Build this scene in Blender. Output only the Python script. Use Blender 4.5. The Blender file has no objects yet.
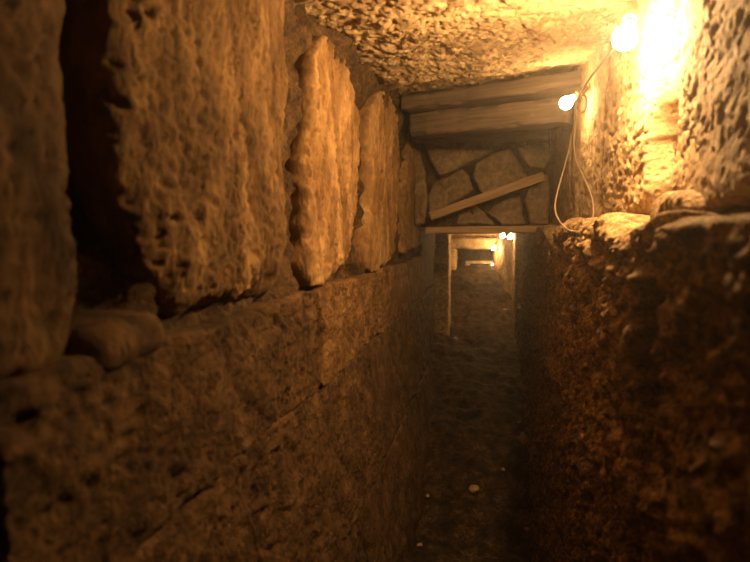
import bpy, bmesh, math, random
import numpy as np
from mathutils import Vector, Matrix

random.seed(4)
sc = bpy.context.scene
C = sc.collection

# ------------------------------------------------------------------ camera, world, exposure
EYE = 1.65
cam_d = bpy.data.cameras.new('camera')
cam = bpy.data.objects.new('camera', cam_d)
C.objects.link(cam)
sc.camera = cam
cam_d.sensor_width = 36.0
cam_d.lens = 28.8
cam_d.clip_start = 0.02
cam.location = (0, 0, EYE)
YAW, PITCH = math.radians(10.85), math.radians(-4.4)
cam.rotation_euler = (math.radians(90) + PITCH, 0, YAW)
cam_d.dof.use_dof = True
cam_d.dof.focus_distance = 3.0
cam_d.dof.aperture_fstop = 3.4

w = bpy.data.worlds.new('world')
sc.world = w
w.use_nodes = True
wn = w.node_tree
wn.nodes['Background'].inputs[0].default_value = (0.30, 0.20, 0.10, 1)
wn.nodes['Background'].inputs[1].default_value = 0.004
HAZE = 0.013                                   # dusty air
if HAZE:
    vs = wn.nodes.new('ShaderNodeVolumeScatter')
    vs.inputs['Color'].default_value = (0.95, 0.88, 0.80, 1)
    vs.inputs['Density'].default_value = HAZE
    vs.inputs['Anisotropy'].default_value = 0.80
    wn.links.new(vs.outputs[0], wn.nodes['World Output'].inputs['Volume'])

sc.view_settings.view_transform = 'Standard'
sc.view_settings.look = 'None'
sc.view_settings.gamma = 1.0
sc.view_settings.exposure = 0.0

LAMP_COL = (1.0, 0.59, 0.235)
LAMP_MAIN, LAMP_BEAM, LAMP_FAR = 2000.0, 330.0, 560.0

# ------------------------------------------------------------------ pixel rays (photo frame 750 x 562)
FPX = 600.0
RM = Matrix.Rotation(YAW, 3, 'Z') @ Matrix.Rotation(math.radians(90) + PITCH, 3, 'X')

def ray(u, v):
    return RM @ Vector(((u - 375) / FPX, -(v - 281) / FPX, -1.0))

def at_y(u, v, y):                              # the place at distance y down the passage
    d = ray(u, v)
    k = y / d.y
    return Vector((d.x * k, y, EYE + d.z * k))

def on_wall(u, v, fx):                          # the place on a side wall x = fx(y, z)
    d = ray(u, v)
    x = float(fx(np.array([1.5]), np.array([1.6]))[0])
    y = z = 0
    for _ in range(12):
        k = x / d.x
        y, z = d.y * k, EYE + d.z * k
        x = 0.5 * x + 0.5 * float(fx(np.array([y]), np.array([z]))[0])
    return (y, z)

# ------------------------------------------------------------------ numeric noise
def _h(i, j, k, s):
    n = (i * 374761393 + j * 668265263 + k * 2147483647 + s * 1274126177) & 0xFFFFFFFF
    n = ((n ^ (n >> 13)) * 1274126177) & 0xFFFFFFFF
    n = ((n ^ (n >> 16)) * 2246822519) & 0xFFFFFFFF
    return ((n ^ (n >> 15)) & 0xFFFFFF) / float(0xFFFFFF)

def vnoise(P, s=0):                             # value noise -1..1
    F = np.floor(P).astype(np.int64)
    f = P - F
    f = f * f * f * (f * (f * 6 - 15) + 10)
    r = 0
    for a in (0, 1):
        for b in (0, 1):
            for c in (0, 1):
                wgt = (f[:, 0] if a else 1 - f[:, 0]) * (f[:, 1] if b else 1 - f[:, 1]) * (f[:, 2] if c else 1 - f[:, 2])
                r = r + wgt * _h(F[:, 0] + a, F[:, 1] + b, F[:, 2] + c, s)
    return r * 2 - 1

def fbm(P, sc_, octs=4, s=0, gain=0.5):
    r, a, q = 0, 1.0, np.array(P) * sc_
    for o in range(octs):
        r = r + a * vnoise(q + 17.3 * o, s + o)
        a *= gain
        q = q * 2.03
    return r

def worley(P, sc_, s=0):                        # distance to the nearest feature point
    Q = np.array(P) * sc_
    F = np.floor(Q).astype(np.int64)
    best = np.full(len(Q), 9.0)
    for a in (-1, 0, 1):
        for b in (-1, 0, 1):
            for c in (-1, 0, 1):
                i, j, k = F[:, 0] + a, F[:, 1] + b, F[:, 2] + c
                dx = i + _h(i, j, k, s + 1) - Q[:, 0]
                dy = j + _h(i, j, k, s + 2) - Q[:, 1]
                dz = k + _h(i, j, k, s + 3) - Q[:, 2]
                best = np.minimum(best, dx * dx + dy * dy + dz * dz)
    return np.sqrt(best)

def sm(a, b, x):
    t = np.clip((x - a) / (b - a), 0, 1)
    return t * t * (3 - 2 * t)

# ------------------------------------------------------------------ materials
def nodes_mat(name):
    m = bpy.data.materials.new(name)
    m.use_nodes = True
    return m, m.node_tree, m.node_tree.nodes['Principled BSDF']

def stone_mat(name, c1, c2, c3, scale=9.0, bump=0.6, grain=120.0, rough=0.9, stretch=(1, 1, 1), pits=0.5, spots=0.0):
    m, t, b = nodes_mat(name)
    N, L = t.nodes.new, t.links.new
    tc = N('ShaderNodeTexCoord')
    mp = N('ShaderNodeMapping'); mp.inputs['Scale'].default_value = stretch
    L(tc.outputs['Object'], mp.inputs['Vector'])
    n1 = N('ShaderNodeTexNoise'); n1.inputs['Scale'].default_value = scale; n1.inputs['Detail'].default_value = 8; n1.inputs['Roughness'].default_value = 0.65
    L(mp.outputs[0], n1.inputs['Vector'])
    cr = N('ShaderNodeValToRGB')
    e = cr.color_ramp.elements
    e[0].position, e[0].color = 0.36, (*c1, 1)
    e[1].position, e[1].color = 0.66, (*c3, 1)
    x = e.new(0.5); x.color = (*c2, 1)
    L(n1.outputs['Fac'], cr.inputs['Fac'])
    col = cr.outputs['Color']
    if spots:
        n4 = N('ShaderNodeTexNoise'); n4.inputs['Scale'].default_value = scale * 5; n4.inputs['Detail'].default_value = 4
        L(mp.outputs[0], n4.inputs['Vector'])
        r4 = N('ShaderNodeMapRange'); r4.inputs['From Min'].default_value = 0.42; r4.inputs['From Max'].default_value = 0.6
        r4.inputs['To Min'].default_value = 1 - spots; r4.inputs['To Max'].default_value = 1.0
        L(n4.outputs['Fac'], r4.inputs['Value'])
        mx = N('ShaderNodeMix'); mx.data_type = 'RGBA'; mx.blend_type = 'MULTIPLY'; mx.inputs['Factor'].default_value = 1
        L(col, mx.inputs[6]); L(r4.outputs[0], mx.inputs[7])
        col = mx.outputs[2]
    L(col, b.inputs['Base Color'])
    b.inputs['Roughness'].default_value = rough
    b.inputs['Specular IOR Level'].default_value = 0.25
    n2 = N('ShaderNodeTexNoise'); n2.inputs['Scale'].default_value = grain; n2.inputs['Detail'].default_value = 6; n2.inputs['Roughness'].default_value = 0.7
    L(mp.outputs[0], n2.inputs['Vector'])
    vo = N('ShaderNodeTexVoronoi'); vo.inputs['Scale'].default_value = grain * 0.45
    L(mp.outputs[0], vo.inputs['Vector'])
    pr = N('ShaderNodeMapRange'); pr.inputs['From Min'].default_value = 0.0; pr.inputs['From Max'].default_value = 0.35
    L(vo.outputs['Distance'], pr.inputs['Value'])
    ad = N('ShaderNodeMath'); ad.operation = 'MULTIPLY_ADD'; ad.inputs[1].default_value = pits
    L(pr.outputs[0], ad.inputs[0]); L(n2.outputs['Fac'], ad.inputs[2])
    bu = N('ShaderNodeBump'); bu.inputs['Strength'].default_value = bump; bu.inputs['Distance'].default_value = 0.010
    L(ad.outputs[0], bu.inputs['Height'])
    L(bu.outputs[0], b.inputs['Normal'])
    return m

def wood_mat(name, c1, c2, bump=0.35, axis_scale=(2, 30, 30)):
    m, t, b = nodes_mat(name)
    N, L = t.nodes.new, t.links.new
    tc = N('ShaderNodeTexCoord')
    mp = N('ShaderNodeMapping'); mp.inputs['Scale'].default_value = axis_scale
    L(tc.outputs['Object'], mp.inputs['Vector'])
    n1 = N('ShaderNodeTexNoise'); n1.inputs['Scale'].default_value = 2.5; n1.inputs['Detail'].default_value = 7; n1.inputs['Distortion'].default_value = 0.5
    L(mp.outputs[0], n1.inputs['Vector'])
    cr = N('ShaderNodeValToRGB'); e = cr.color_ramp.elements
    e[0].position, e[0].color = 0.35, (*c1, 1); e[1].position, e[1].color = 0.65, (*c2, 1)
    L(n1.outputs['Fac'], cr.inputs['Fac']); L(cr.outputs[0], b.inputs['Base Color'])
    b.inputs['Roughness'].default_value = 0.8
    bu = N('ShaderNodeBump'); bu.inputs['Strength'].default_value = bump; bu.inputs['Distance'].default_value = 0.004
    L(n1.outputs['Fac'], bu.inputs['Height']); L(bu.outputs[0], b.inputs['Normal'])
    return m

def plain_mat(name, col, rough=0.5, metal=0.0):
    m, t, b = nodes_mat(name)
    N, L = t.nodes.new, t.links.new
    n1 = N('ShaderNodeTexNoise'); n1.inputs['Scale'].default_value = 60
    r = N('ShaderNodeMapRange'); r.inputs['To Min'].default_value = rough - 0.08; r.inputs['To Max'].default_value = rough + 0.08
    L(n1.outputs['Fac'], r.inputs['Value']); L(r.outputs[0], b.inputs['Roughness'])
    b.inputs['Base Color'].default_value = (*col, 1)
    b.inputs['Metallic'].default_value = metal
    return m

def glow_mat(name, strength):
    m, t, b = nodes_mat(name)
    b.inputs['Base Color'].default_value = (0.9, 0.85, 0.7, 1)
    b.inputs['Emission Color'].default_value = (*LAMP_COL, 1)
    b.inputs['Emission Strength'].default_value = strength
    return m

M = {
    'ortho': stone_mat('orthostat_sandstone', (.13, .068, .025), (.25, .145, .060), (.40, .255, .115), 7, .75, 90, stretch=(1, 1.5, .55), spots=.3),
    'orthomid': stone_mat('orthostat_half_shade', (.075, .039, .014), (.155, .087, .033), (.29, .175, .074), 7, .75, 90, stretch=(1, 1.5, .55), spots=.35),  # orthostat stone dimmed partway, weaker lamplight painted into the colour
    'orthoshade': stone_mat('orthostat_shade', (.036, .018, .0065), (.072, .038, .014), (.13, .073, .029), 7, .75, 90, stretch=(1, 1.5, .55), spots=.35),  # darkened copy for the nearest stones, lamp falloff put into the colour
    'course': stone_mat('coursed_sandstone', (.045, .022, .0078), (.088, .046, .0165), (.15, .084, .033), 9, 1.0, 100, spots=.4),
    'courseshade': stone_mat('coursed_stone_shade', (.030, .015, .0052), (.058, .030, .011), (.10, .055, .022), 9, 1.0, 100, spots=.4),  # coursed stone with shade painted into its colour
    'courselit': stone_mat('coursed_stone_lit', (.10, .050, .017), (.165, .088, .031), (.25, .145, .058), 9, 1.0, 100, spots=.35),  # coursed stone brightened, stronger lamplight painted into its colour
    'rightshade': stone_mat('conglomerate_shade', (.05, .027, .011), (.22, .13, .058), (.48, .32, .16), 38, 1.0, 60, pits=1.0, spots=.65),  # conglomerate for the lower courses, shadow put into its colour
    'lime': stone_mat('pitted_limestone', (.26, .175, .09), (.42, .30, .165), (.54, .41, .24), 10, .8, 75, pits=.9, spots=.2),
    'rightup': stone_mat('right_upper_stone', (.32, .215, .11), (.44, .31, .17), (.56, .42, .245), 9, .8, 80, pits=.9, spots=.3),
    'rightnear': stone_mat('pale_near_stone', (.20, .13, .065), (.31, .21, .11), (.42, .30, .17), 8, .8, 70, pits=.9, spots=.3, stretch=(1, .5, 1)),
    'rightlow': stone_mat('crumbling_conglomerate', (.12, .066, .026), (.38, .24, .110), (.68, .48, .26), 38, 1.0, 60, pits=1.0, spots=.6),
    'soil': stone_mat('dark_earth_mortar', (.032, .017, .007), (.065, .036, .015), (.12, .072, .032), 22, 1.0, 80, spots=.4),
    'floor': stone_mat('trodden_dirt', (.014, .0075, .0035), (.044, .025, .011), (.11, .066, .032), 12, 1.0, 60, spots=.6),
    'rubble': stone_mat('rubble_stone', (.17, .115, .065), (.25, .175, .105), (.34, .245, .15), 6, .9, 60, spots=.3),
    'far': stone_mat('far_masonry', (.26, .165, .08), (.40, .27, .14), (.56, .40, .22), 10, 1.0, 35, spots=.45),
    'beam': wood_mat('old_grey_beam', (.052, .034, .021), (.120, .083, .052), axis_scale=(1.5, 25, 25)),
    'plank': wood_mat('pine_plank', (.22, .135, .065), (.37, .24, .125)),
    'cable': plain_mat('pale_cable_sheath', (.13, .09, .05), .65),
    'dark': plain_mat('dark_socket', (.06, .045, .03), .45),
    'brass': plain_mat('brass_cap', (.55, .40, .18), .35, 1.0),
    'pebble': stone_mat('light_pebble', (.28, .18, .10), (.38, .25, .14), (.48, .33, .19), 30, 0.5, 120),
    'glow_main': glow_mat('glow_near_bulb', LAMP_MAIN),
    'glow_beam': glow_mat('glow_beam_bulb', LAMP_BEAM),
    'glow_tiny': glow_mat('glow_tiny_bulb', 4500.0),
    'glow_far': glow_mat('glow_far_bulb', LAMP_FAR),
}

# ------------------------------------------------------------------ object helpers
def link(name, V, Fc, mat, parent=None, smooth=True, origin=None):
    V = np.asarray(V, dtype=float)
    o3 = np.array(origin if origin is not None else V.mean(axis=0))
    po = np.array(parent.get('_o', (0, 0, 0))) if parent is not None else np.zeros(3)
    me = bpy.data.meshes.new(name)
    me.from_pydata((V - o3).tolist(), [], Fc)
    me.validate()
    if smooth:
        me.polygons.foreach_set('use_smooth', [True] * len(me.polygons))
    me.materials.append(mat)
    o = bpy.data.objects.new(name, me)
    C.objects.link(o)
    ORG[o.name] = o3
    if parent is not None:
        o.parent = parent
        o.location = Vector(o3 - ORG[parent.name])
    else:
        o.location = Vector(o3)
    return o

ORG = {}

def empty(name, loc):
    o = bpy.data.objects.new(name, None)
    o.empty_display_size = 0.1
    C.objects.link(o)
    o.location = loc
    ORG[o.name] = np.array(loc)
    return o

def tag(o, label=None, cat=None, group=None, kind=None):
    if label: o['label'] = label
    if cat:
        o['category'] = cat
        o['kind'] = 'thing'
    if group: o['group'] = group
    if kind: o['kind'] = kind
    return o

def grid_faces(n, m, flip=False, off=0):
    i, j = np.meshgrid(np.arange(n - 1), np.arange(m - 1), indexing='ij')
    a = off + i * m + j
    q = np.stack([a, a + m, a + m + 1, a + 1], -1).reshape(-1, 4)
    if flip: q = q[:, ::-1]
    return q.tolist()

def smooth_closed(pts, per=14, lin=False):
    P = np.array(pts, float)
    n = len(P)
    out, idx = [], []
    for i in range(n):
        p0, p1, p2, p3 = P[i - 1], P[i], P[(i + 1) % n], P[(i + 2) % n]
        idx.append(len(out))
        for k in range(per):
            t = k / per
            if lin:
                out.append(p1 + (p2 - p1) * t); continue
            out.append(0.5 * ((2 * p1) + (-p0 + p2) * t + (2 * p0 - 5 * p1 + 4 * p2 - p3) * t * t + (-p0 + 3 * p1 - 3 * p2 + p3) * t ** 3))
    return np.array(out), idx

def resample(P, n):
    d = np.r_[0, np.cumsum(np.linalg.norm(np.diff(P, axis=0), axis=1))]
    t = np.linspace(0, d[-1], n)
    return np.stack([np.interp(t, d, P[:, k]) for k in range(P.shape[1])], 1)

def block(name, pts, corners, to3, mat, parent, res=0.008, relief=0.06, rnd=0.05, back=0.12, wob=0.012, seed=0,
          disp=None, flip=False, label=None, lin=False):
    """A stone: outline pts in its own 2-D frame; corners = indices of the 4 corners in pts; to3(a, b, h) -> xyz with h out of the wall."""
    S, idx = smooth_closed(pts, 14, lin)
    S = np.vstack([S, S])
    n = len(pts) * 14
    c = [idx[k] for k in corners]
    sides = []
    for k in range(4):
        a, b = c[k], c[(k + 1) % 4]
        if b <= a: b += n
        sides.append(S[a:b + 1])
    L0 = [np.linalg.norm(np.diff(s, axis=0), axis=1).sum() for s in sides]
    nu = int(np.clip(max(L0[0], L0[2]) / res, 8, 400)); nv = int(np.clip(max(L0[1], L0[3]) / res, 8, 400))
    A = resample(sides[0], nu); R = resample(sides[1], nv); B = resample(sides[2], nu)[::-1]; Lf = resample(sides[3], nv)[::-1]
    u = np.linspace(0, 1, nu)[:, None, None]; v = np.linspace(0, 1, nv)[None, :, None]
    G = (1 - v) * A[:, None] + v * B[:, None] + (1 - u) * Lf[None] + u * R[None] \
        - ((1 - u) * (1 - v) * A[0] + u * (1 - v) * A[-1] + u * v * B[-1] + (1 - u) * v * B[0])
    Wd = (np.linalg.norm(np.diff(G, axis=0), axis=2).sum(0))[None, :]
    Hd = (np.linalg.norm(np.diff(G, axis=1), axis=2).sum(1))[:, None]
    uu, vv = u[:, :, 0], v[:, :, 0]
    ex = np.minimum(uu, 1 - uu) * Wd; ey = np.minimum(vv, 1 - vv) * Hd
    q = G.reshape(-1, 2)
    Q3 = np.c_[q, np.full(len(q), seed * 3.7)]
    rn = rnd * (1 + 0.45 * fbm(Q3, 7, 2, seed + 5)).reshape(nu, nv)
    px = np.sqrt(np.clip(1 - (1 - np.clip(ex / rn, 0, 1)) ** 2, 0, 1)); py = np.sqrt(np.clip(1 - (1 - np.clip(ey / rn, 0, 1)) ** 2, 0, 1))
    prof = (px * py).reshape(-1)
    q = q + wob * np.c_[fbm(Q3, 9, 3, seed + 11), fbm(Q3, 9, 3, seed + 23)]
    h = -relief + relief * prof
    Q3 = np.c_[q, np.full(len(q), seed * 3.7)]
    if disp is not None:
        h = h + disp(Q3, seed) * (0.25 + 0.75 * prof)
    V = to3(q[:, 0], q[:, 1], h)
    F = grid_faces(nu, nv, flip)
    I = np.arange(nu * nv).reshape(nu, nv)
    ring = np.r_[I[:, 0], I[-1, 1:], I[::-1, -1][1:], I[0, ::-1][1:-1]]
    rq = q[ring]; cen = q.mean(0)
    rq2 = cen + (rq - cen) * 0.96
    VB = to3(rq2[:, 0], rq2[:, 1], np.full(len(ring), -relief - back))
    off = len(V); m = len(ring)
    for k in range(m):
        k2 = (k + 1) % m
        f = [int(ring[k]), off + k, off + k2, int(ring[k2])]
        F.append(f[::-1] if flip else f)
    cap = list(range(off, off + m))
    F.append(cap if flip else cap[::-1])
    o = link(name, np.vstack([V, VB]), F, mat, parent)
    if label: o['label'] = label
    return o

# surface relief of the different stones ------------------------------------------------------
def pitf(P, sc_, s, sharp=2.4, cov=0.0):       # small sharp-edged holes, denser in patches
    w_ = worley(P + .012 * np.c_[vnoise(P * 40, s), vnoise(P * 40 + 9, s), 0 * P[:, 0]], sc_, s)
    return sm(0, 1, np.clip((1 - w_ * sharp) * 1.6, 0, 1)) * sm(-.15, .15, fbm(P, 5, 2, s + 1) + cov)

def crack(P, sc_, s, width=10.0):
    return np.clip(1 - np.abs(fbm(P, sc_, 4, s)) * width, 0, 1)

def d_ortho(P, s):
    r = .009 * fbm(P, 2.6, 2, s) + .004 * fbm(P * np.array([1.5, .6, 1]), 14, 4, s + 3, .6) + .0028 * fbm(P, 60, 3, s + 4, .7)
    r -= .014 * crack(P * np.array([1.5, .35, 1]), 5, s + 9, 16) * (fbm(P, 3, 2, s + 31) > -.05)
    r += .007 * np.abs(fbm(P * np.array([.8, .8, 1]), 12, 4, s + 41, .6)) + .003 * np.abs(fbm(P, 26, 4, s + 43, .6)) - .005
    r -= .005 * pitf(P * np.array([.6, .9, 1]), 34, s + 2, 1.9, .1)
    r -= .006 * pitf(P * np.array([.6, 1, 1]), 60, s + 5, 2.2, .15)
    return r

def d_course(P, s):
    P = P * np.array([.6, 1, 1])
    r = .008 * fbm(P, 3.0, 2, s) + .003 * fbm(P, 22, 4, s + 3, .65) + .0022 * fbm(P, 70, 3, s + 4, .7)
    r -= .012 * crack(P * np.array([.5, 1.3, 1]), 4, s + 9, 18) * (fbm(P, 3, 2, s + 31) > .1)
    r += .009 * np.abs(fbm(P * np.array([.8, 1, 1]), 8, 4, s + 41, .55)) + .004 * np.abs(fbm(P, 26, 4, s + 43, .6)) - .005
    r -= .006 * pitf(P, 36, s + 2, 2.0, .0)
    r -= .006 * pitf(P, 64, s + 5, 2.2, .1)
    return r

def d_pit(P, s):
    P = P * np.array([.45, 1, 1])
    r = .010 * fbm(P, 3.0, 3, s) + .0035 * fbm(P, 18, 4, s + 3, .65) + .002 * fbm(P, 70, 3, s + 4, .7)
    r -= .011 * pitf(P, 30, s + 2, 2.3, .0)
    r -= .005 * pitf(P, 52, s + 4, 2.0, .2)
    return r

def d_crumble(P, s):
    P = P * np.array([.6, 1, 1])
    r = .014 * fbm(P, 4.0, 3, s) + .014 * fbm(P, 20, 4, s + 3, .65)
    r += .016 * (0.5 - np.clip(worley(P, 36, s + 2), 0, 1)) + .007 * (.5 - np.clip(worley(P, 75, s + 6), 0, 1))
    return r

def d_soft(P, s):
    return .010 * fbm(P, 5, 2, s) + .004 * fbm(P, 25, 4, s + 3, .65) - .010 * crack(P, 5, s + 8, 16)

# ------------------------------------------------------------------ the shape of the passage
def Xl(y, z):                                   # left wall face, set back beyond the timbers
    r = EYE - z
    return -.50 + .14 * sm(.35, 1.5, r) * (1 - sm(4.5, 4.7, y)) - .03 * sm(4.50, 4.60, y)

def Xr(y, z):                                   # right wall face: upper part set back above a ledge
    r = EYE - z
    lo = .285 - .045 * sm(.2, 1.5, r)
    return lo - .05 * np.clip(1.3 - y, 0, 2)

def Xru(y, z):
    return .41 + 0 * y

def Xrn(y, z):                                  # the near right stone turns towards the passage
    return .435 - .12 * np.clip(1.62 - y, 0, 2.5)

def Zc(y, x=0.0):                               # the roof slabs rise to the far end and to the right
    return EYE + .07 * (x + .5) + .62 + .06 * sm(1.3, 2.7, y) + .11 * sm(2.6, 3.5, y)

def Zf(y):
    return EYE + np.interp(y, [-2, 3.0, 3.7, 4.5, 6.0, 7.2, 8.0, 14], [-1.65, -1.62, -1.33, -1.18, -.97, -.72, -.47, -.44])

def to_left(a, b, h):  return np.c_[Xl(a, b) + h, a, b]
def to_right(a, b, h): return np.c_[Xr(a, b) - h, a, b]
def to_rightup(a, b, h): return np.c_[Xru(a, b) - h, a, b]

def sheet(name, a0, a1, b0, b1, res, f3, mat, flip=False, parent=None):
    n = max(6, int((a1 - a0) / res)); m = max(6, int((b1 - b0) / res))
    A, B = np.meshgrid(np.linspace(a0, a1, n), np.linspace(b0, b1, m), indexing='ij')
    V = f3(A.reshape(-1), B.reshape(-1))
    return link(name, V, grid_faces(n, m, flip), mat, parent)

# floor: trodden dirt that climbs to a crest of fill
def f_floor(a, b):                              # a = y, b = x
    P = np.c_[a, b, 0 * a]
    z = Zf(a) + .020 * fbm(P, 2.5, 3, 3) + .016 * fbm(P, 11, 4, 8, .6)
    z += .045 * sm(3, 7, a) * (1 - .75 * sm(7.2, 8, a)) * fbm(P, 6, 4, 31, .6) - .02 * sm(7.5, 8.5, a)
    wv = worley(P, 15, 40)
    z += .020 * np.clip(.42 - wv, 0, 1) * 2 * (fbm(P, 3, 2, 77) > 0)
    return np.c_[b, a, z]
floor = tag(sheet('floor', -1.5, 11.5, -.9, .9, .02, f_floor, M['floor'], True), kind='structure')

# wall cores: dark earth and mortar behind the blocks
def f_left(a, b):
    P = np.c_[a, b, 0 * a]
    return np.c_[Xl(a, b) - .058 - .09 * np.exp(-((a - .70) / .11) ** 2) * sm(EYE - .2, EYE - .12, b) + .05 * sm(EYE + .48, EYE + .66, b) * sm(.9, 1.4, a) + .022 * fbm(P, 6, 3, 50) + .020 * fbm(P, 20, 4, 51, .65), a, b]
wall_left = tag(sheet('wall_left', -1.5, 6.1, -.05, 2.65, .018, f_left, M['soil'], False), kind='structure')

def f_right(a, b):
    P = np.c_[a, b, 0 * a]
    k = sm(EYE - .03, EYE + .05, b)
    x = (Xr(a, b) + .055) * (1 - k) + (.10 * np.exp(-((a - 1.70) / .05) ** 2) + np.where(a < 1.66, Xrn(a, b) + .05, Xru(a, b) + .055)) * k
    return np.c_[x + .018 * fbm(P, 6, 3, 60) + .012 * fbm(P, 25, 3, 61, .6), a, b]
wall_right = tag(sheet('wall_right', -1.5, 6.1, -.05, 2.65, .018, f_right, M['soil'], True), kind='structure')

def f_ceil(a, b):
    P = np.c_[a, b, 0 * a]
    z = Zc(a, b) + .016 * fbm(P, 3, 3, 70) + .0065 * fbm(P, 20, 4, 71, .65) + .003 * fbm(P, 70, 3, 76, .7)
    z += .009 * pitf(P * np.array([.8, 1, 1]), 32, 72, 2.1, .0) + .006 * pitf(P, 48, 73, 2.0, .3)
    z += .05 * np.clip(1 - np.abs(a - 1.98 - .10 * b - .02 * fbm(P, 5, 2, 75)) / .018, 0, 1)   # joint between two roof slabs
    return np.c_[b, a, z]
ceiling = tag(sheet('ceiling', -1.5, 4.6, -.75, .75, .0065, f_ceil, M['lime'], False), kind='structure')

# ------------------------------------------------------------------ left wall: upright blocks above, courses below
def L(px, du=0): return [on_wall(u + du, v, Xl) for u, v in px]

KW = dict(to3=to_left, parent=wall_left)
# outlines run: bottom near -> bottom far -> top far -> top near
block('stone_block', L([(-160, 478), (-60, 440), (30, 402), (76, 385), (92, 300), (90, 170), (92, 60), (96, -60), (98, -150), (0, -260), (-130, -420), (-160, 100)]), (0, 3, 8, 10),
      mat=M['orthoshade'], relief=.07, rnd=.07, seed=1, disp=d_ortho, res=.007, **KW)
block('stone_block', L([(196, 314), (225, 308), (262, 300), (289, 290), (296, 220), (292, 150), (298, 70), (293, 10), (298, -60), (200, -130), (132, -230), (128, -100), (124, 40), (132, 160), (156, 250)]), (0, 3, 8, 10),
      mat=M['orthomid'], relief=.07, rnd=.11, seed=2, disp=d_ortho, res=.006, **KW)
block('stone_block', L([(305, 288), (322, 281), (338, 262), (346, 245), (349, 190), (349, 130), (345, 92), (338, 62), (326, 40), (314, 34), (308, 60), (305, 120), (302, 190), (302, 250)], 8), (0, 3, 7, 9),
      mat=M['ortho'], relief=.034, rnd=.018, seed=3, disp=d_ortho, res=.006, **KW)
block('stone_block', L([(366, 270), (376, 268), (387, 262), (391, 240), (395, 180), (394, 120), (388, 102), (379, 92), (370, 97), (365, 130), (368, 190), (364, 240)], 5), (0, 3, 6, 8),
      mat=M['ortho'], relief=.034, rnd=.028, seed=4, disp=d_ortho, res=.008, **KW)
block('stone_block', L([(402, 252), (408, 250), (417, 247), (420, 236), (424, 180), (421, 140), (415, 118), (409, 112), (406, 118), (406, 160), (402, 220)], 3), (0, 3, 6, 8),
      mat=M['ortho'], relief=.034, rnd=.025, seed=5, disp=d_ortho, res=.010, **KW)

def rect(y0, y1, z0, z1, g=.008, j=.012, s=0, gz=None):
    R = random.Random(s)
    jj = lambda: R.uniform(-j, j)
    y0 += g; y1 -= g; gz = g if gz is None else gz; z0 += gz; z1 -= gz
    pts = []
    for k in range(4): pts.append((y0 + (y1 - y0) * k / 4, z0 + (jj() if k else 0)))
    for k in range(3): pts.append((y1 + (jj() if k else 0), z0 + (z1 - z0) * k / 3))
    for k in range(4): pts.append((y1 - (y1 - y0) * k / 4, z1 + (jj() if k else 0)))
    for k in range(3): pts.append((y0 + (jj() if k else 0), z1 - (z1 - z0) * k / 3))
    return pts, (0, 4, 7, 11)

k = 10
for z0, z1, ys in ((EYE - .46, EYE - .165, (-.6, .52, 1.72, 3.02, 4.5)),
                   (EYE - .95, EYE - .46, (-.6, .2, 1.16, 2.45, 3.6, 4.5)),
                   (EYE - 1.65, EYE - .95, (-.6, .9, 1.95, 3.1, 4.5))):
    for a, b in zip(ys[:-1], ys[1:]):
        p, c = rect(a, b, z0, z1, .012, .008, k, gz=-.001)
        block('stone_block', p, c, mat=M['courseshade' if b < .6 or (z1 < EYE - .9 and b < 2) else ('course' if b < 1.8 or z1 < EYE - .4 else 'courselit')], relief=.020, rnd=.013, wob=.006, seed=k, disp=d_course, res=.006 if b < 3.1 else .014, **KW)  # lamp falloff painted by material: darker nearer the camera and lower down
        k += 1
# wedge stone packed under the big upright block
block('stone_block', L([(98, 375), (130, 366), (158, 352), (166, 330), (158, 316), (130, 322), (104, 334), (92, 355)]), (0, 2, 4, 6),
      mat=M['orthoshade'], relief=.04, rnd=.03, seed=30, disp=d_soft, res=.005, **KW)
# blocks of the wall beyond the uprights, shade put into their colour
for a, b, z0, z1 in ((4.62, 5.9, EYE - .5, EYE + .08), (4.62, 5.9, EYE - 1.2, EYE - .5)):
    p, c = rect(a, b, z0, z1, .006, .01, k)
    block('stone_block', p, c, mat=M['courseshade'], relief=.04, rnd=.04, seed=k, disp=d_course, res=.02, **KW)
    k += 1

# ------------------------------------------------------------------ right wall: crumbling lower courses with a ledge, paler stones set back above
KR = dict(to3=to_right, parent=wall_right, flip=True)
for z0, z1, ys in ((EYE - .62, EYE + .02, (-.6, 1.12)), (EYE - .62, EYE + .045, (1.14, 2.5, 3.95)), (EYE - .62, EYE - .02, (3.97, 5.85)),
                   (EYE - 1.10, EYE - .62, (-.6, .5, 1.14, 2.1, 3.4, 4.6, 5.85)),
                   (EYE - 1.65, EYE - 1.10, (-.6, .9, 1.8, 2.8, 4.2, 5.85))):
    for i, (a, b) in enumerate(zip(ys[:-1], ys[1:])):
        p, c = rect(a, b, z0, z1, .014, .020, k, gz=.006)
        block('stone_block', p, c, mat=M['rightlow' if z1 > EYE - .5 else 'rightshade'], relief=.055, rnd=.055, wob=.016, seed=k, disp=d_crumble, res=.0055 if b < 2.6 else .014, **KR)
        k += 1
KU = dict(to3=to_rightup, parent=wall_right, flip=True, mat=M['rightup'], disp=d_pit)
block('stone_block', [(-.6, EYE + .05), (.2, EYE + .05), (.9, EYE + .045), (1.60, EYE + .05), (1.64, EYE + .25), (1.60, EYE + .5), (1.64, EYE + .90), (.4, EYE + .9), (-.6, EYE + .9), (-.62, EYE + .4)], (0, 3, 6, 8),
      relief=.07, rnd=.06, seed=71, res=.0052, **{**KU, 'mat': M['rightnear'], 'to3': lambda a, b, h: np.c_[Xrn(a, b) - h, a, b]})
block('stone_block', [(1.76, EYE + .06), (1.9, EYE + .05), (2.35, EYE + .05), (2.42, EYE + .3), (2.38, EYE + .6), (2.40, EYE + .93), (1.9, EYE + .93), (1.76, EYE + .92), (1.72, EYE + .5), (1.76, EYE + .25)], (0, 2, 5, 7),
      relief=.07, rnd=.06, seed=72, res=.0055, **KU)
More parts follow.
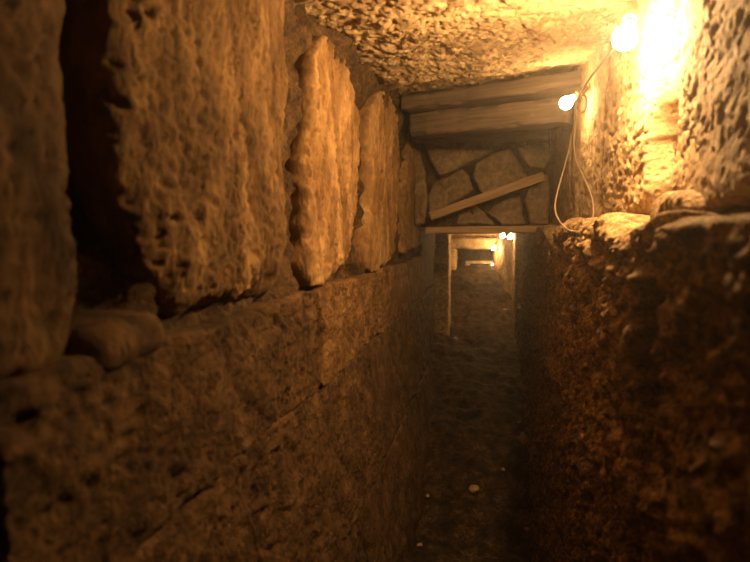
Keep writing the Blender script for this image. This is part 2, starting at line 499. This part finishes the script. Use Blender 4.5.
block('stone_block', [(2.46, EYE + .04), (2.8, EYE + .03), (3.30, EYE + .04), (3.36, EYE + .4), (3.30, EYE + .9), (2.8, EYE + .92), (2.46, EYE + .96), (2.43, EYE + .4)], (0, 2, 4, 6),
      relief=.06, rnd=.05, seed=73, res=.009, **KU)
block('stone_block', [(3.40, EYE + .04), (4.2, EYE + .03), (5.9, EYE + .04), (5.9, EYE + .4), (5.8, EYE + .9), (4.6, EYE + .92), (3.40, EYE + .92), (3.38, EYE + .4)], (0, 2, 4, 6),
      relief=.06, rnd=.05, seed=74, res=.016, **KU)
# small wedge stone in the joint above the ledge
block('stone_block', [on_wall(u, v, lambda y, z: .36 + 0 * y) for u, v in ((648, 226), (665, 226), (684, 219), (686, 204), (676, 192), (658, 190), (648, 200), (646, 214))], (0, 2, 4, 6),
      to3=lambda a, b, h: np.c_[.36 - h, a, b], parent=wall_right, flip=True, mat=M['rightlow'], relief=.05, rnd=.03, seed=75, disp=d_soft, res=.005)

# ------------------------------------------------------------------ timber over the passage
def timber(name, pa, pb, width, height, mat, parent=None, nseg=60, rough=.006, seed=0, roll=0.0, chip=.012):
    """hewn timber from pa to pb (centre line), wavy arrises"""
    pa, pb = Vector(pa), Vector(pb)
    d = (pb - pa); L_ = d.length; d.normalize()
    up = Vector((0, 0, 1)); side = d.cross(up).normalized(); up = side.cross(d).normalized()
    q = Matrix.Rotation(roll, 3, d); side = q @ side; up = q @ up
    sec = []
    n4 = 9
    cs = [(-1, -1), (1, -1), (1, 1), (-1, 1)]
    for c in range(4):
        a, b = cs[c], cs[(c + 1) % 4]
        for k_ in range(n4):
            t = .5 - .5 * math.cos(math.pi * k_ / n4)
            sec.append((a[0] + (b[0] - a[0]) * t, a[1] + (b[1] - a[1]) * t))
    sec = np.array(sec)
    rr = np.maximum(np.abs(sec[:, 0]), np.abs(sec[:, 1])); ln = (np.abs(sec) ** 10).sum(1) ** .1
    sec = sec / ln[:, None]
    m = len(sec)
    V, F = [], []
    for i in range(nseg + 1):
        t = i / nseg
        base = pa + d * (L_ * t)
        P = np.array([list(base)] * m) + np.outer(sec[:, 0] * width / 2, np.array(side)) + np.outer(sec[:, 1] * height / 2, np.array(up))
        n = rough * fbm(P * 1.0, 9, 3, seed) + rough * .5 * fbm(P, 40, 2, seed + 2)
        cor = (np.abs(sec[:, 0]) > .8) & (np.abs(sec[:, 1]) > .8)
        n = n - chip * cor * np.clip(fbm(P, 12, 3, seed + 6) + .1, 0, 1)
        dirv = np.outer(sec[:, 0], np.array(side)) + np.outer(sec[:, 1], np.array(up))
        V.append(P + dirv * n[:, None])
    for i in range(nseg):
        for k_ in range(m):
            k2 = (k_ + 1) % m
            F.append([i * m + k_, i * m + k2, (i + 1) * m + k2, (i + 1) * m + k_])
    F.append(list(range(m))[::-1]); F.append([nseg * m + k_ for k_ in range(m)])
    V = np.vstack(V)
    # own axes so the grain runs along the timber
    R = Matrix((d, side, up)).transposed()
    cen = V.mean(0)
    Vl = (V - cen) @ np.array(R)
    me = bpy.data.meshes.new(name); me.from_pydata(Vl.tolist(), [], F); me.validate()
    me.polygons.foreach_set('use_smooth', [True] * len(me.polygons))
    me.materials.append(mat)
    o = bpy.data.objects.new(name, me); C.objects.link(o)
    o.matrix_world = Matrix.Translation(Vector(cen)) @ R.to_4x4()
    ORG[o.name] = cen
    return o

bl = at_y(409, 106, 3.42); br = at_y(580, 83, 3.12)
b1 = timber('wooden_beam', bl, br + Vector((.03, -.01, 0)), .20, .080, M['beam'], seed=1, nseg=90, rough=.004, chip=.012)
tag(b1, 'thick hewn grey-brown roof beam, topmost, with a ragged upper edge tight under the ceiling', 'beam')
bl = at_y(416, 127, 3.48); br = at_y(562, 112, 3.20)
b2 = timber('wooden_beam', bl, br + Vector((.05, -.01, 0)), .16, .126, M['beam'], seed=4, nseg=90, rough=.004)
tag(b2, 'darker hewn beam set back directly below the topmost roof beam', 'beam')

bl = at_y(418, 135, 3.72); br = at_y(549, 132, 3.66)
b3 = timber('wooden_beam', bl, br, .14, .085, M['beam'], seed=14, nseg=90, rough=.004)
tag(b3, 'thin shadowed beam, lowest of the three, resting just over the rubble stones', 'beam')
p1 = timber('wooden_plank', at_y(426, 230.5, 4.10), at_y(549, 229, 4.10), .10, .048, M['plank'], seed=8, rough=.002, chip=.004)
tag(p1, 'level pale pine plank wedged between the walls above the low opening', 'plank')
p2 = timber('wooden_plank', at_y(430, 216.2, 4.00), at_y(544, 176, 4.00), .035, .056, M['plank'], seed=9, rough=.002, chip=.004)
tag(p2, 'slanting pale pine plank rising to the right across the rubble', 'plank')

# ------------------------------------------------------------------ rubble packed above the level plank
YR = 4.16
def rub(name, px, corners, seed, label, mat='rubble', y=YR, dep=.07, relief=.045, rnd=.016):
    pts = []
    for u, v in px:
        p = at_y(u, v, y); pts.append((p.x, p.z))
    R = random.Random(seed)
    tx, tz = R.uniform(-.5, .5), R.uniform(-.5, .35)
    cx = sum(p[0] for p in pts) / len(pts); cz = sum(p[1] for p in pts) / len(pts)
    o = block(name, pts, corners, lambda a, b, h: np.c_[a, y - h + (a - cx) * tx + (b - cz) * tz, b], M[mat], None,
              res=.006, relief=relief, rnd=rnd, back=dep, wob=.007, seed=seed, disp=d_soft, lin=True)
    tag(o, label, 'stone', 'rubble stones packed above the level plank')
    return o
# bottom left -> bottom right -> top right -> top left
rub('rubble_stone', [(438, 175), (452, 171), (482, 157), (509, 142), (500, 132), (460, 130), (424, 131), (423, 142), (430, 160)], (0, 3, 4, 6), 101, 'broad flat wedge-shaped rubble stone directly under the left half of the beams')
rub('rubble_stone', [(428, 214), (442, 209), (462, 199), (474, 190), (470, 176), (462, 169), (448, 176), (432, 181), (427, 196)], (0, 3, 5, 7), 102, 'dull brown rubble stone between the wedge-shaped stone and the slanting plank', y=4.22)
rub('rubble_stone', [(485, 199), (503, 195), (520, 190), (530, 176), (521, 162), (510, 148), (496, 152), (476, 164), (473, 176)], (0, 3, 5, 7), 103, 'large slanting slab-like rubble stone at the centre, right of the wedge-shaped stone', y=4.14)
rub('rubble_stone', [(530, 168), (546, 170), (551, 160), (551, 128), (530, 128), (514, 132), (516, 146), (522, 158)], (0, 2, 4, 6), 104, 'rounded rubble stone in the top right corner under the beams', y=4.12)
rub('rubble_stone', [(530, 225), (549, 225), (551, 200), (549, 174), (540, 174), (530, 184), (524, 200)], (0, 1, 3, 5), 105, 'upright rubble stone against the right wall above the plank end')
rub('rubble_stone', [(502, 225), (527, 225), (523, 208), (520, 195), (506, 199), (494, 206), (486, 214)], (0, 1, 3, 5), 106, 'squarish rubble stone crossed by the slanting plank, left of the upright stone', y=4.20)
rub('rubble_stone', [(434, 225), (464, 225), (496, 225), (484, 213), (474, 203), (458, 207), (436, 216)], (0, 2, 4, 6), 107, 'low shadowed rubble stone in the triangle between the two planks', y=4.26)
rub('rubble_stone', [(415, 227), (425, 224), (428, 200), (425, 172), (419, 152), (415, 140), (412, 150), (412, 190)], (0, 1, 5, 6), 108, 'tall narrow rubble stone standing against the left wall beside the beam end', y=4.02)
# earth core behind the rubble
def f_core(a, b):
    P = np.c_[a, b, 0 * a]
    return np.c_[a, 4.28 + .03 * fbm(P, 5, 3, 80) + .012 * fbm(P, 25, 3, 81) , b]
core = sheet('trim_1', -.75, .75, EYE + .055, EYE + 1.0, .015, f_core, M['soil'], False)
tag(core, kind='structure')

# ------------------------------------------------------------------ low passage beyond
def f_low(a, b):
    P = np.c_[a, b, 0 * a]
    return np.c_[b, a, EYE + .075 - .0 * a + .02 * fbm(P, 5, 4, 90)]
tag(sheet('ceiling', 4.36, 12.0, -.9, .75, .02, f_low, M['far'], False), kind='structure')

def boxstone(name, lo, hi, mat, parent, seed, res=.02, amp=.010, rnd=.03):
    """a dressed stone standing free: all six faces, slightly worn"""
    lo, hi = np.array(lo, float), np.array(hi, float)
    cen, hf = (lo + hi) / 2, (hi - lo) / 2
    bm = bmesh.new()
    n = [max(2, int(2 * h / res)) for h in hf]
    vs_, F = {}, []
    def vid(i, j, k_):
        key = (i, j, k_)
        if key not in vs_: vs_[key] = len(vs_)
        return vs_[key]
    for ax in range(3):
        b, c = (ax + 1) % 3, (ax + 2) % 3
        for sgn in (0, 1):
            for i in range(n[b]):
                for j in range(n[c]):
                    q = []
                    for di, dj in ((0, 0), (1, 0), (1, 1), (0, 1)):
                        key = [0, 0, 0]; key[ax] = sgn * n[ax]; key[b] = i + di; key[c] = j + dj
                        q.append(vid(*key))
                    F.append(q if sgn else q[::-1])
    bm.free()
    K = np.array(list(vs_.keys()), float)
    V = lo + K / np.array(n) * (hi - lo)
    D = V - cen
    inner = np.sign(D) * np.maximum(hf - rnd, 0)
    inner = np.where(np.abs(D) > np.abs(inner), inner, D)
    dl = D - inner; ln = np.linalg.norm(dl, axis=1)[:, None]
    V = cen + inner + dl / np.maximum(ln, 1e-6) * np.minimum(ln, rnd)
    nrm = dl / np.maximum(ln, 1e-6)
    V = V + nrm * (amp * fbm(V, 9, 4, seed, .6))[:, None]
    return link(name, V, F, mat, parent)

def PX(u, v, y):
    p = at_y(u, v, y); return p.x, p.z

# first portal, about six metres in
d1 = tag(empty('door_1', (-.05, 5.9, EYE - 1.0)), kind='structure')
xl, xr = PX(449, 250, 5.9)[0], PX(515.5, 250, 5.9)[0]
boxstone('jamb', (xl - .30, 5.9, EYE - 1.3), (xl, 6.22, EYE + .10), M['far'], d1, 201)
boxstone('jamb', (xr, 5.9, EYE - 1.3), (xr + .30, 6.32, EYE + .10), M['far'], d1, 202)
boxstone('lintel', (xl - .05, 5.95, EYE + .03), (xr + .05, 6.2, EYE + .11), M['far'], d1, 203)

# passage between the portals
def f_wl2(a, b):
    P = np.c_[a, b, 0 * a]
    return np.c_[-.60 + .0 * a + .03 * fbm(P, 5, 4, 91), a, b]
def f_wr2(a, b):
    P = np.c_[a, b, 0 * a]
    return np.c_[.34 - .26 * sm(6.5, 8.2, a) + .03 * fbm(P, 5, 4, 92), a, b]
sheet('far_wall_face', 6.2, 12.0, .4, 1.8, .03, f_wl2, M['far'], False, parent=wall_left)
sheet('far_wall_face', 6.25, 12.0, .4, 1.8, .03, f_wr2, M['far'], True, parent=wall_right)
def f_back(a, b):
    P = np.c_[a, b, 0 * a]
    return np.c_[a, 11.2 + .05 * fbm(P, 4, 4, 93), b]
tag(sheet('wall_back', -.9, .75, .9, 1.85, .03, f_back, M['far'], False), kind='structure')

# second portal
d2 = tag(empty('door_2', (-.2, 8.0, EYE - .5)), kind='structure')
a0, a1 = PX(449, 250, 8.0)[0], PX(456, 250, 8.0)[0]
b0, b1_ = PX(494, 250, 8.0)[0], PX(500, 250, 8.0)[0]
zt, zb = PX(470, 239.5, 8.0)[1], PX(470, 249, 8.0)[1]
boxstone('jamb', (a0 - .05, 8.0, EYE - .75), (a1, 8.25, zb + .01), M['lime'], d2, 211)
boxstone('jamb', (b0, 8.0, EYE - .75), (b1_ + .1, 8.25, zb + .01), M['lime'], d2, 212)
boxstone('lintel', (a0 - .06, 7.98, zb), (b1_ + .1, 8.27, zt + .02), M['lime'], d2, 213)
boxstone('upper_stone', (a0 - .2, 8.05, zt + .01), (b1_ + .3, 8.3, EYE + .12), M['far'], d2, 214)

# low slab beyond the second portal
t = empty('stone_slab', (-.2, 9.3, EYE - .5))
tag(t, 'pale low stone slab on two supports in the distance, seen through the inner doorway', 'slab')
x0, z1 = PX(465, 260.5, 9.2); x1, z0 = PX(497, 264, 9.2)
boxstone('slab_top', (x0, 9.2, z0), (x1 + .05, 9.55, z1), M['lime'], t, 221, amp=.006, rnd=.015)
boxstone('support', (x0, 9.25, EYE - .62), (x0 + .07, 9.5, z0 + .003), M['lime'], t, 222, amp=.004, rnd=.012)
boxstone('support', (x1 - .05, 9.25, EYE - .62), (x1 + .04, 9.5, z0 + .003), M['lime'], t, 223, amp=.004, rnd=.012)

# ------------------------------------------------------------------ bulbs
def lathe(prof, n=28):
    V, F = [], []
    for r, z in prof:
        for k_ in range(n):
            a = 2 * math.pi * k_ / n
            V.append((r * math.cos(a), r * math.sin(a), z))
    for i in range(len(prof) - 1):
        for k_ in range(n):
            k2 = (k_ + 1) % n
            F.append([i * n + k_, i * n + k2, (i + 1) * n + k2, (i + 1) * n + k_])
    F.append(list(range(n))[::-1]); F.append([(len(prof) - 1) * n + k_ for k_ in range(n)])
    return np.array(V), F

def bulb(name, pos, axis, glow, label, size=1.0):
    """bulb centre at pos; axis points from the glass towards its socket"""
    ax = Vector(axis).normalized()
    R = ax.to_track_quat('Z', 'Y').to_matrix()
    t = empty(name, tuple(pos))
    prof = []
    for i in range(17):
        a = -math.pi / 2 + i / 16 * (math.pi * .80)
        prof.append((max(.0006, .030 * math.cos(a)), .030 * math.sin(a)))
    prof += [(.0150, .036), (.0132, .043), (.0130, .048)]
    V, F = lathe(prof)
    tr = lambda V: (V * size) @ np.array(R).T + np.array(pos)
    link('bulb_glass', tr(V), F, glow, t)
    V, F = lathe([(.0130, .047), (.0142, .049), (.0130, .052), (.0142, .055), (.0130, .058), (.0142, .061), (.0128, .066)])
    link('screw_cap', tr(V), F, M['brass'], t)
    V, F = lathe([(.0165, .060), (.0195, .062), (.0195, .085), (.017, .092), (.016, .108), (.009, .116), (.004, .120)])
    link('socket', tr(V), F, M['dark'], t)
    tag(t, label, 'lamp', 'bare bulbs strung along the passage')
    return t, Vector(pos) + ax * .118 * size

b_main = at_y(625, 38, 1.68)
t1, s1 = bulb('light_bulb', b_main, (.25, .45, .85), M['glow_main'], 'dazzling bare bulb nearest the camera, high in the top right corner by the ceiling')
b_beam = at_y(566, 103, 2.72)
t2, s2 = bulb('light_bulb', b_beam, (.75, -.05, .55), M['glow_beam'], 'bare bulb hanging at the right end of the roof beams above the cable loop', .9)
fl = []
for (u, v, y, lab) in ((502.5, 236, 6.42, 'left one of the paired small distant bulbs just under the level plank'),
                       (510, 237, 6.30, 'right one of the paired small distant bulbs just under the level plank'),
                       (494, 248.5, 7.80, 'single distant bulb below the pair, at the top right corner of the inner doorway')):
    fl.append(bulb('light_bulb', at_y(u, v, y), (.3, .1, .9), M['glow_far'], lab, .75)[1])
fl.append(bulb('light_bulb', at_y(492.3, 264.5, 8.95), (.3, .1, .9), M['glow_tiny'], 'tiny faintest distant bulb low beside the pale slab, below all the others', .22)[1])

# ------------------------------------------------------------------ cables
def tube(pts, r, per=10, n=10):
    P = [Vector(p) for p in pts]
    P = [P[0] * 2 - P[1]] + P + [P[-1] * 2 - P[-2]]
    path = []
    for i in range(1, len(P) - 2):
        p0, p1, p2, p3 = P[i - 1:i + 3]
        for k_ in range(per):
            t_ = k_ / per
            path.append(.5 * ((2 * p1) + (-p0 + p2) * t_ + (2 * p0 - 5 * p1 + 4 * p2 - p3) * t_ ** 2 + (-p0 + 3 * p1 - 3 * p2 + p3) * t_ ** 3))
    path.append(P[-2])
    V, F = [], []
    prev = Vector((0, 1, .3)).normalized()
    for i, p in enumerate(path):
        d = (path[min(i + 1, len(path) - 1)] - path[max(i - 1, 0)]).normalized()
        s_ = (prev - d * prev.dot(d)).normalized(); prev = s_
        b_ = d.cross(s_)
        for k_ in range(n):
            a = 2 * math.pi * k_ / n
            V.append(tuple(p + s_ * (r * math.cos(a)) + b_ * (r * math.sin(a))))
    for i in range(len(path) - 1):
        for k_ in range(n):
            k2 = (k_ + 1) % n
            F.append([i * n + k_, i * n + k2, (i + 1) * n + k2, (i + 1) * n + k_])
    F.append(list(range(n))[::-1]); F.append([(len(path) - 1) * n + k_ for k_ in range(n)])
    return V, F

def px3(L_, fy): return [at_y(u, v, fy(i)) for i, (u, v) in enumerate(L_)]
loop = [(577, 100), (575, 118), (571, 140), (565, 165), (558, 190), (555, 208), (560, 222), (571, 231), (585, 229), (593, 217), (592, 198), (584, 178), (576, 160), (574, 135), (579, 108), (581, 92)]
V, F = tube([s2] + [at_y(u, v, 2.54 - .47 * float(sm(170, 228, v)) - .004 * i) for i, (u, v) in enumerate(loop)], .0030)
tag(link('electric_cable', V, F, M['cable']), 'pale electric cable hanging in a long loop on the right wall below the beam bulb', 'cable')
pts = [s1, at_y(636, 12, 1.76), at_y(618, 42, 1.90), at_y(603, 62, 2.2), at_y(590, 78, 2.36), at_y(581, 92, 2.52)]
V, F = tube(pts, .0042)
tag(link('electric_cable', V, F, M['cable']), 'electric cable running along the top of the right wall between the two nearest bulbs', 'cable')
pts = [at_y(581, 92, 2.52), at_y(586, 98, 2.54), at_y(585, 110, 2.54), at_y(580, 112, 2.54), at_y(577, 104, 2.54), at_y(581, 96, 2.52)]
V, F = tube(pts, .0040)
tag(link('electric_cable', V, F, M['cable']), 'short curled tail of cable beside the beam bulb on the right wall', 'cable')
pts = [fl[0], fl[0] + Vector((.02, -.03, .05)), fl[1] + Vector((-.01, .02, .04)), fl[1]]
V, F = tube(pts, .0035)
tag(link('electric_cable', V, F, M['cable']), 'short cable joining the paired distant bulbs', 'cable')
V, F = tube([fl[2], fl[2] + Vector((.03, -.05, .03)), fl[2] + Vector((.06, -.7, .12)), fl[1] + Vector((.0, .6, .04)), fl[1] + Vector((.005, .01, .0))], .0035)
tag(link('electric_cable', V, F, M['cable']), 'distant cable running back from the paired bulbs to the inner doorway bulb', 'cable')

# ------------------------------------------------------------------ loose stones on the dirt
def pebble(u, v, size, seed, label, flat=.6):
    d = ray(u, v); y = 3.0
    for _ in range(60):
        k_ = y / d.y; z = EYE + d.z * k_
        y += (z - float(Zf(np.array([y]))[0])) / max(.05, -(d.z / d.y)) * .5
    p = Vector((d.x / d.y * y, y, float(Zf(np.array([y]))[0])))
    bm = bmesh.new(); bmesh.ops.create_icosphere(bm, subdivisions=4, radius=1.0)
    V = np.array([v_.co[:] for v_ in bm.verts]); F = [[q.index for q in f.verts] for f in bm.faces]; bm.free()
    V = V * (1 + .22 * fbm(V + seed * 5.1, 1.3, 4, seed))[:, None]
    V = V * np.array([1, .8, flat]) * size
    a = seed * 1.3
    V = V @ np.array([[math.cos(a), -math.sin(a), 0], [math.sin(a), math.cos(a), 0], [0, 0, 1]])
    V = V + np.array([p.x, p.y, p.z + size * flat * .55])
    tag(link('loose_stone', V, F, M['pebble']), label, 'stone', 'loose stones on the dirt floor')
pebble(526, 442, .060, 1, 'largest loose round stone on the floor, against the right wall')
pebble(519, 423, .016, 2, 'small pale stone just above the largest loose stone')
pebble(428, 497, .018, 3, 'pale chip of stone on the dirt near the left wall')
pebble(474, 491, .034, 4, 'flat brown stone in the middle of the floor')
pebble(527, 530, .016, 5, 'small pale stone low on the right of the floor')
pebble(503, 470, .014, 6, 'small dull stone right of the flat brown stone')
pebble(505, 311, .030, 7, 'pale stone on the climbing dirt below the paired distant bulbs')
pebble(455, 340, .028, 8, 'dull stone on the climbing dirt left of centre')
pebble(420, 546, .016, 9, 'small chip of stone at the foot of the left wall, lowest on the floor')
